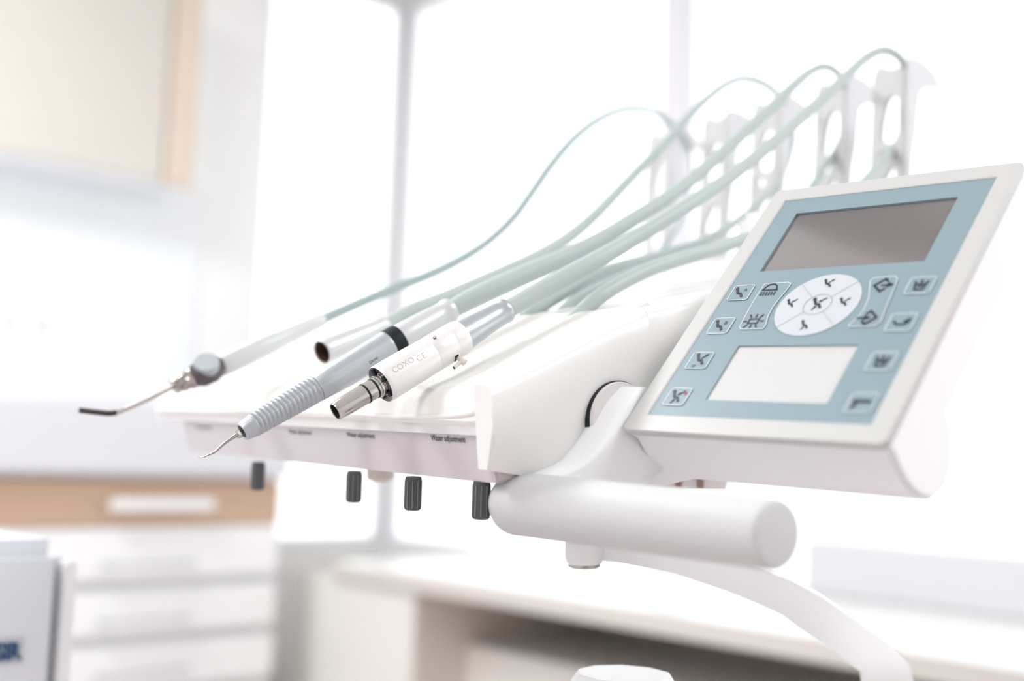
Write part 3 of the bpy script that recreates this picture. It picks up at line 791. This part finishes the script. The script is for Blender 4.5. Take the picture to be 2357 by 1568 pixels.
for i, s in enumerate((0, .058, .130, .193, .268)):
    if i == 0: r_ = proto
    else:
        r_ = proto.copy(); COL.objects.link(r_)
        for ch in (fp, sp_):
            c_ = ch.copy(); COL.objects.link(c_); c_.parent = r_
        r_.location = proto.location - Uh * s
    r_['label'] = labs[i]

# ================================================================== INSTRUMENTS
class Axis:
    """an instrument axis between two placed points; stations are read off as (px, width px)"""
    def __init__(s, a, b):
        s.A, s.B = at(*a), at(*b); s.D = (s.B - s.A); s.L = s.D.length; s.ax = s.D.normalized()
        s.xa, s.da = (a[0] - 1178.5) / F * a[2], a[2]; s.xb, s.db = (b[0] - 1178.5) / F * b[2], b[2]
    def t(s, px):
        k = (px - 1178.5) / F; dx, dd = s.xb - s.xa, s.db - s.da
        return (k * s.da - s.xa) / (dx - k * dd)
    def st(s, px, w):
        t = s.t(px); d = s.da + (s.db - s.da) * t; return (t * s.L, rad(w, d))
    def prof(s, P): return [s.st(*p) for p in P]
    def pt(s, px): return s.A + s.D * s.t(px)
def part(ax, name, P, material, parent, seg=56, extra=None, capA=True, capB=True, ang=35):
    return obj(name, lathe(ax.A, ax.B, ax.prof(P), seg, capA, capB), material, parent, ang)
def hollow(ax, name, P, inner, depth_, material, parent, seg=56):
    """open-ended sleeve: outer profile plus an inner bore at its front end"""
    pr = ax.prof(P); x0 = pr[0][0]; ri = pr[0][1] * inner
    pr = [(x0 + depth_, 1e-4), (x0 + depth_, ri), (x0 + .0005, ri), (x0, ri * 1.04)] + pr
    return obj(name, lathe(ax.A, ax.B, pr, seg, False, True), material, parent)
def wrap_text(ax, s, px, py, hpx, material, parent, bold=0.0, sx=1.0, drop=0.00012):
    """bend lettering round the barrel, centred where the ray through (px, py) meets it"""
    # find barrel point: start from axis depth, move towards the camera by the radius
    _, r = ax.st(px, 1); t = ax.t(px)
    best = None
    for k in range(400):
        ang = 2 * math.pi * k / 400; e1, s_, t_ = frame_of(ax.B - ax.A)
        rr_ = ax.rfun(px); q = None
        for dx in range(-60, 61, 4):
            tt = ax.t(px + dx); p_ = ax.A + ax.D * tt + (s_ * math.cos(ang) + t_ * math.sin(ang)) * ax.rfun(px + dx)
            if (s_ * math.cos(ang) + t_ * math.sin(ang)).dot(FW) > 0: continue
            dd_ = depth(p_); X = (p_ - CAM).dot(RT) / dd_ * F + 1178.5; Y = 784 - (p_ - CAM).dot(UP) / dd_ * F
            e = (X - px) ** 2 + (Y - py) ** 2
            if best is None or e < best[0]: best = (e, ang, tt * ax.L, px + dx)
    _, ang0, x0, pxx = best
    d = depth(ax.pt(pxx)); size = hpx * d / F * 1.35
    me = text_mesh(s, size, bold * size)
    e1, s_, t_ = frame_of(ax.B - ax.A)
    r0 = ax.rfun(pxx)
    for v in me.vertices:
        a = ang0 - ax.sgn * v.co.y / r0; x = x0 + v.co.x * sx
        pp = ax.A + e1 * x + (s_ * math.cos(a) + t_ * math.sin(a)) * (ax.rat(x) + drop)
        v.co = pp
    link('lettering', me, material, parent)
def mk_r(ax, P):
    pr = ax.prof(P)
    def rat(x):
        for (a, ra), (b, rb) in zip(pr[:-1], pr[1:]):
            if a <= x <= b and b > a: return ra + (rb - ra) * (x - a) / (b - a)
        return pr[0][1] if x < pr[0][0] else pr[-1][1]
    ax.rat = rat; ax.rfun = lambda px: rat(ax.t(px) * ax.L)

# ---- micromotor (white barrel, chrome nose)
mo = thing('micromotor_handpiece', 'pearl white micromotor with bare chrome nose, nearest instrument on the tray', 'dental handpiece', at(980, 824, .63))
M = Axis((771, 948, .600), (1168, 712, .6626))
body = [(876, 88), (878, 91), (884, 92), (930, 91), (988, 86), (990, 84.5), (991, 86), (1010, 86), (1032, 85.5), (1034, 84), (1036, 85.5), (1056, 84), (1062, 80), (1062.5, 60)]
mk_r(M, body); M.sgn = 1
mb = part(M, 'barrel', body, MOTW, mo, 72, capA=False)
part(M, 'front_face', [(880, 40), (878, 60), (876.5, 84), (876, 88), (879, 88)], PLUM, mo, 72, capB=False)
e1, s_, t_ = frame_of(M.ax)
for a in (28, 100, 172, 244, 316):
    a = math.radians(a); rr_ = M.st(876, 66)[1]; c_ = M.pt(876) + (s_ * math.cos(a) + t_ * math.sin(a)) * rr_
    obj('socket_hole', lathe(c_ - M.ax * .0006, c_ + M.ax * .003, [(0, .0016), (.003, .0016)], 20), BLACK, mo)
nose = hollow(M, 'nose', [(771, 40), (773, 42.5), (782, 45), (800, 47), (840, 47), (866, 47.5), (868, 52), (870, 52), (872, 49), (874, 52), (876, 52), (878, 49), (880, 52), (884, 52)], .86, .006, CHROME, mo)
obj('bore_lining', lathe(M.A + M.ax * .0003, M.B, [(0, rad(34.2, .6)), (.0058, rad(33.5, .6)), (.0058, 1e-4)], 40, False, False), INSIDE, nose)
for px in (838, 858):
    part(M, 'sealing_ring', [(px, 44), (px + .6, 48.5), (px + 4, 49.5), (px + 5, 46)], BLACK, mo, 56)
part(M, 'thread_ring', [(866, 48), (867, 55), (873, 55.5), (874, 50), (876, 50), (877, 57), (881, 57)], CHROME, mo, 56)
part(M, 'rear_collar', [(1050, 72), (1066, 72), (1090, 67), (1115, 61), (1140, 57), (1155, 56), (1157, 58.5), (1163, 58.5), (1166, 56), (1168, 50)], ALU, mo, 72)
# grip scallop, dark dot, and little drip nozzle on the rear ring
def barrel_point(px_, py_):
    best = None
    for k in range(360):
        a = math.radians(k); c_ = (s_ * math.cos(a) + t_ * math.sin(a))
        if c_.dot(FW) > 0.15: continue
        for dx in range(-70, 71, 3):
            p_ = M.pt(px_ + dx) + c_ * M.rfun(px_ + dx); dd_ = depth(p_)
            X = (p_ - CAM).dot(RT) / dd_ * F + 1178.5; Y = 784 - (p_ - CAM).dot(UP) / dd_ * F
            e = (X - px_) ** 2 + (Y - py_) ** 2
            if best is None or e < best[0]: best = (e, p_, c_)
    return best[1], best[2]
p_, n_ = barrel_point(1000, 779)
obj('index_dot', lathe(p_ - n_ * .0004, p_ + n_ * .0003, [(0, .0009), (.0007, .0009)], 20), PLUM, mo)
obj('index_dot_centre', lathe(p_ - n_ * .0004, p_ + n_ * .0005, [(0, .00035), (.0009, .00035)], 12), MOTW, mo)
p_, n_ = barrel_point(1052, 824)
obj('nozzle_slot', obox(p_, M.ax, n_, M.ax.cross(n_), -.0018, .0012, -.002, .0003, -.0022, .0022, .0004), BLACK, mo)
q1_ = p_ + n_ * .0015 + M.ax * .001; q2_ = p_ + n_ * .0028 - Vector((0, 0, 1)) * .0006 + M.ax * .0016
obj('nozzle_stub', lathe(p_ - n_ * .001 + M.ax * .0006, q1_ + n_ * .0030, [(0, .0014), (.0046, .0014), (.0052, .0018), (.0062, .0018)], 20), BEIGE, mo)
t0 = q1_ + n_ * .0016; t1 = t0 - M.ax * .0058 - Vector((0, 0, 1)) * .0012
obj('nozzle_tip', lathe(t0, t1, [(0, .0011), ((t1 - t0).length, .0010)], 20), BEIGE, mo)
obj('nozzle_opening', lathe(t1, t1 - M.ax * .0002, [(0, .0008), (.0002, .0008)], 16), BLACK, mo)
wrap_text(M, 'COXO', 926, 840, 15, ETCH, mb, bold=.01, sx=1.0)
wrap_text(M, 'CE', 968, 822, 15, ETCH, mb, sx=1.1)
hl = [(1158, 717, 42, .661), (1190, 700, 43, .666), (1230, 677, 44, .672), (1300, 638, 44, .682), (1380, 594, 41, .695), (1450, 554, 37, .71), (1565, 484, 34, .735), (1680, 407, 30, .77), (1775, 332, 28, .80), (1871, 247, 25, .84), (1947, 176, 22, .875), (1986, 139, 20, .89), (2024, 117, 18, .90), (2054, 120, 17, .912), (2078, 142, 15, .93), (2092, 180, 14, .955), (2092, 250, 14, .965), (2070, 320, 15, .955), (2042, 360, 17, .925), (2008, 398, 19, .90), (1965, 440, 20, .87), (1880, 500, 21, .83), (1790, 530, 24, .79), (1714, 550, 28, .76), (1647, 573, 31, .745), (1567, 596, 33, .73), (1500, 618, 34, .715), (1430, 652, 35, .70), (1381, 682, 36, .69), (1340, 716, 36, .685), (1310, 745, 34, .68)]
obj('hose', ptube(hl, 8, 24), HOSE, mo, 60)

# ---- scaler (ridged grip, black ring, curved steel tip)
scl = thing('ultrasonic_scaler', 'silver scaler with ridged grip, black ring and thin curved tip', 'dental handpiece', at(800, 850, .65))
Sx = Axis((557, 995, .625), (1040, 712, .700))
gp = [(563, 45), (582, 53)]
hollow(Sx, 'nose_cone', [(557, 40), (559, 43), (566, 47), (582, 53), (583, 51)], .80, .004, ALU, scl)
# ridged grip: sixteen rounded ribs
P = []; n = 15
ribs = []
for k in range(n):
    a = 582 + (722 - 582) * k / n; b_ = 582 + (722 - 582) * (k + 1) / n; w = 54 + 9 * (k / n)
    ribs.append((a, b_, w)); P += [(a, w - 2.4), (a + (b_ - a) * .12, w + .3), (a + (b_ - a) * .34, w + .9), (a + (b_ - a) * .52, w + .3), (a + (b_ - a) * .6, w - 2.2), (b_ - .3, w - 2.4)]
P.append((722, 61)); P.append((728, 63)); P.append((731, 63))
gr = part(Sx, 'ridged_grip', P, ALU, scl, 72, ang=28)
# fine knurling between the ribs
bmk = bmesh.new(); e1, s_, t_ = frame_of(Sx.ax)
for (a, b_, w) in ribs:
    x0, r_0 = Sx.st(a + (b_ - a) * .62, w - 2.2); x1, _ = Sx.st(b_ - .6, w - 3.2)
    for k in range(64):
        al = 2 * math.pi * k / 64; c_ = s_ * math.cos(al) + t_ * math.sin(al); tn = e1.cross(c_)
        if c_.dot(FW) > .35: continue
        q = [Sx.A + e1 * xx + c_ * (r_0 + h) + tn * tt for xx, h, tt in ((x0, -.0001, -.00022), (x1, -.0001, -.00022), (x1, .00022, 0), (x0, .00022, 0), (x1, -.0001, .00022), (x0, -.0001, .00022))]
        v = [bmk.verts.new(z) for z in q]; bmk.faces.new((v[0], v[1], v[2], v[3])); bmk.faces.new((v[3], v[2], v[4], v[5]))
kn = obj('knurling', bmk, ALU, gr); kn['kind'] = 'stuff'
part(Sx, 'seam_line', [(726, 60), (727, 63.8), (728.3, 63.8), (729, 60)], STEEL, scl, 72)
bb = [(729, 62), (731, 64), (760, 67), (800, 70), (850, 73), (888, 75), (893, 76), (896, 74)]
mk_r(Sx, bb); Sx.sgn = 1
sb = part(Sx, 'barrel', bb, ALU, scl, 72)
part(Sx, 'black_ring', [(893, 70), (894, 76), (898, 77), (915, 76), (919, 74), (920, 66)], BLACK, scl, 72)
part(Sx, 'rear_collar', [(916, 70), (920, 72), (950, 68), (985, 63), (1010, 58), (1024, 57), (1026, 59.5), (1034, 59.5), (1038, 57), (1040, 50)], ALU2, scl, 72)
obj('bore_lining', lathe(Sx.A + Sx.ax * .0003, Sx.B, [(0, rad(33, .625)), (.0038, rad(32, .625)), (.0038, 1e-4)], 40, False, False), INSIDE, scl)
a_, b_ = at(560, 993.5, .6255), at(545, 1002, .6225)
tipn = obj('tip_nut', lathe(a_, b_, [(0, rad(19, .62)), ((b_ - a_).length * .55, rad(19, .62)), ((b_ - a_).length * .56, rad(21, .62)), ((b_ - a_).length * .95, rad(20, .62)), ((b_ - a_).length, rad(12, .62))], 6), CHROME, scl, 10)
tp_ = [(548, 1000, 10, .623), (538, 1006, 9, .6215), (526, 1014, 7.5, .620), (515, 1022, 7, .619), (504, 1032, 7, .618), (494, 1041, 5.5, .617), (482, 1047, 4, .616), (470, 1052, 3, .615), (461, 1054, 2.2, .615), (456, 1053, 1.2, .615)]
label(obj('scaler_tip', ptube(tp_, 6, 14), STEEL, scl, 60), 'thin curved steel tip')
wrap_text(Sx, 'Drive', 858, 831, 8, INK, sb, sx=1.0)
wrap_text(Sx, 'I . . l', 866, 840, 8, INK, sb, bold=.03, sx=1.0)
hl = [(1028, 719, 42, .698), (1060, 701, 46, .703), (1110, 676, 48, .71), (1200, 635, 47, .725), (1300, 592, 42, .742), (1380, 553, 38, .757), (1450, 510, 35, .77), (1530, 459, 32, .79), (1595, 411, 29, .81), (1687, 330, 26, .84), (1775, 247, 23, .875), (1833, 191, 20, .90), (1867, 164, 17, .92), (1898, 153, 15, .935), (1926, 166, 13, .955), (1946, 205, 12, .985), (1948, 280, 12, 1.0), (1925, 345, 13, .985), (1896, 386, 15, .967), (1868, 430, 16, .945), (1810, 500, 19, .90), (1730, 548, 22, .86), (1650, 574, 24, .83), (1560, 598, 26, .80), (1470, 626, 28, .78), (1390, 662, 30, .76), (1320, 700, 32, .75), (1280, 735, 32, .74)]
obj('hose', ptube(hl, 8, 24), HOSE, scl, 60)

# ---- empty coupling of the turbine hose
cpl = thing('empty_hose_coupling', 'pale metal hose coupling with open dark mouth, no handpiece fitted', 'dental handpiece', at(810, 780, .73))
C = Axis((741, 811, .715), (888, 749, .752))
sl = hollow(C, 'sleeve', [(741, 53), (743, 56), (752, 57.5), (760, 55.5), (762, 56), (800, 52), (840, 46), (868, 45), (872, 48), (881, 48), (885, 46), (888, 42)], .90, .012, ALU2, cpl)
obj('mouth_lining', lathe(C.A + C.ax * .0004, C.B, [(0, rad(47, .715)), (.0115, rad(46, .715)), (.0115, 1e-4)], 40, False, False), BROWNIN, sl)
obj('mouth_rim', lathe(C.A - C.ax * .0003, C.B, [(0, rad(48, .715)), (0, rad(53, .715)), (.0008, rad(54, .715)), (.0008, rad(48, .715))], 48, False, False), DGREY, cpl)
hl = [(880, 752, 34, .75), (915, 735, 36, .757), (960, 711, 36, .765), (1010, 692, 34, .775), (1080, 663, 34, .79), (1150, 632, 33, .805), (1225, 597, 30, .82), (1300, 553, 26, .84), (1370, 495, 23, .86), (1450, 412, 20, .885), (1527, 333, 18, .91), (1603, 250, 15, .94), (1649, 209, 13, .96), (1687, 186, 12, .975), (1718, 181, 11, .99), (1752, 190, 11, 1.0), (1783, 210, 11, 1.02), (1812, 250, 10, 1.05), (1825, 305, 10, 1.06), (1822, 345, 10, 1.06), (1808, 390, 11, 1.05), (1785, 430, 12, 1.03), (1763, 454, 13, 1.0), (1714, 496, 15, .96), (1661, 533, 18, .92), (1594, 565, 20, .88), (1513, 590, 23, .84), (1440, 610, 26, .81), (1381, 629, 29, .79), (1324, 658, 31, .77), (1240, 708, 32, .75), (1205, 732, 30, .745)]
obj('hose', ptube(hl, 8, 20), HOSE, cpl, 60)

# ---- three-way syringe
syr = thing('air_water_syringe', 'silver air-water syringe with long bent nozzle, farthest instrument on the tray', 'dental syringe', at(560, 820, .80))
Y = Axis((398, 891, .765), (746, 735, .826))
Y2 = Axis((505, 844, .785), (746, 735, .826))
part(Y2, 'handle', [(500, 44), (512, 50), (530, 53), (600, 50), (628, 47), (645, 41), (700, 36), (735, 33), (742, 32), (746, 25)], ALU2, syr, 56)
# faceted head with round flat button
e1, s_, t_ = frame_of(Y2.ax); hc = at(468, 858, .776); hr = rad(64, .776)
rings = []
for x, k in ((-.0105, .42), (-.0085, .72), (-.003, 1.0), (.006, 1.0), (.0115, .82), (.014, .70)):
    rings.append([hc + e1 * x + (s_ * math.cos(2 * math.pi * (j + .5) / 8) + t_ * math.sin(2 * math.pi * (j + .5) / 8)) * hr * k for j in range(8)])
bm = loft(rings); bev(bm, .0006, 2, bm.edges[:])
label(obj('head', bm, DGREY, syr, 30), 'dark grey faceted head')
nb = (-FW * .72 + UP * .62).normalized(); nb = (nb - e1 * nb.dot(e1)).normalized()
label(obj('button', lathe(hc + nb * hr * .3 + e1 * .003, hc + nb * hr * .98 + e1 * .003, [(0, hr * .92), (hr * .60, hr * .92), (hr * .68, hr * .84)], 40), BUTTON, syr), 'pale grey round button')
dn = -nb
obj('lower_lever', obox(hc, e1, dn, e1.cross(dn), -.002, .010, hr * .5, hr * 1.12, -.004, .004, .001), BLACK, syr)
part(Y, 'nozzle_nut', [(398, 28), (399, 33), (404, 36), (408, 36), (409, 31), (412, 31), (414, 38), (420, 41), (427, 42), (430, 38), (432, 38), (436, 48), (440, 50)], STEEL, syr, 40)
nz_ = [(402, 889, 12, .766), (380, 900, 11, .762), (345, 917, 11, .756), (310, 933, 11, .750), (285, 944, 11, .746), (268, 950, 11.5, .743), (252, 952, 12, .741)]
obj('nozzle_tube', ptube(nz_, 6, 16), CHROME, syr, 60)
nz2 = [(268, 950, 12.4, .743), (252, 952, 12.8, .741), (225, 949.5, 13, .737), (182, 944.5, 13, .730)]
label(obj('nozzle_end', ptube(nz2, 6, 16), mat('dark_nozzle', (0.05, 0.045, 0.04), 0.2, 0.8), syr, 60), 'dark angled end of the nozzle')
hl = [(740, 737, 24, .825), (775, 721, 22, .832), (830, 697, 21, .842), (900, 667, 20, .856), (980, 636, 19, .872), (1050, 603, 18, .888), (1120, 559, 16, .905), (1180, 503, 15, .92), (1225, 442, 14, .937), (1270, 378, 13, .957), (1320, 320, 11, .98), (1370, 280, 9.5, 1.005), (1420, 256, 8.5, 1.03), (1470, 249, 8, 1.06), (1510, 258, 8, 1.095), (1540, 282, 8, 1.13), (1570, 305, 8, 1.15), (1588, 345, 8, 1.16), (1592, 390, 8, 1.16), (1586, 440, 9, 1.14), (1570, 500, 10, 1.10), (1535, 560, 12, 1.05), (1480, 600, 14, 1.0), (1400, 640, 17, .94), (1300, 690, 20, .88), (1240, 725, 22, .85)]
hl = [(x, y, w * (.6 if x > 1541 or y > 500 and d > .85 and d < 1.12 and w > 8.9 and x > 1300 else 1.2 if d > .98 else 1.0 + .2 * max(0, d - .9) / .08), d) for x, y, w, d in hl]
obj('hose', ptube(hl, 8, 18), mat('thin_hose', (0.34, 0.43, 0.43), 0.42), syr, 60)
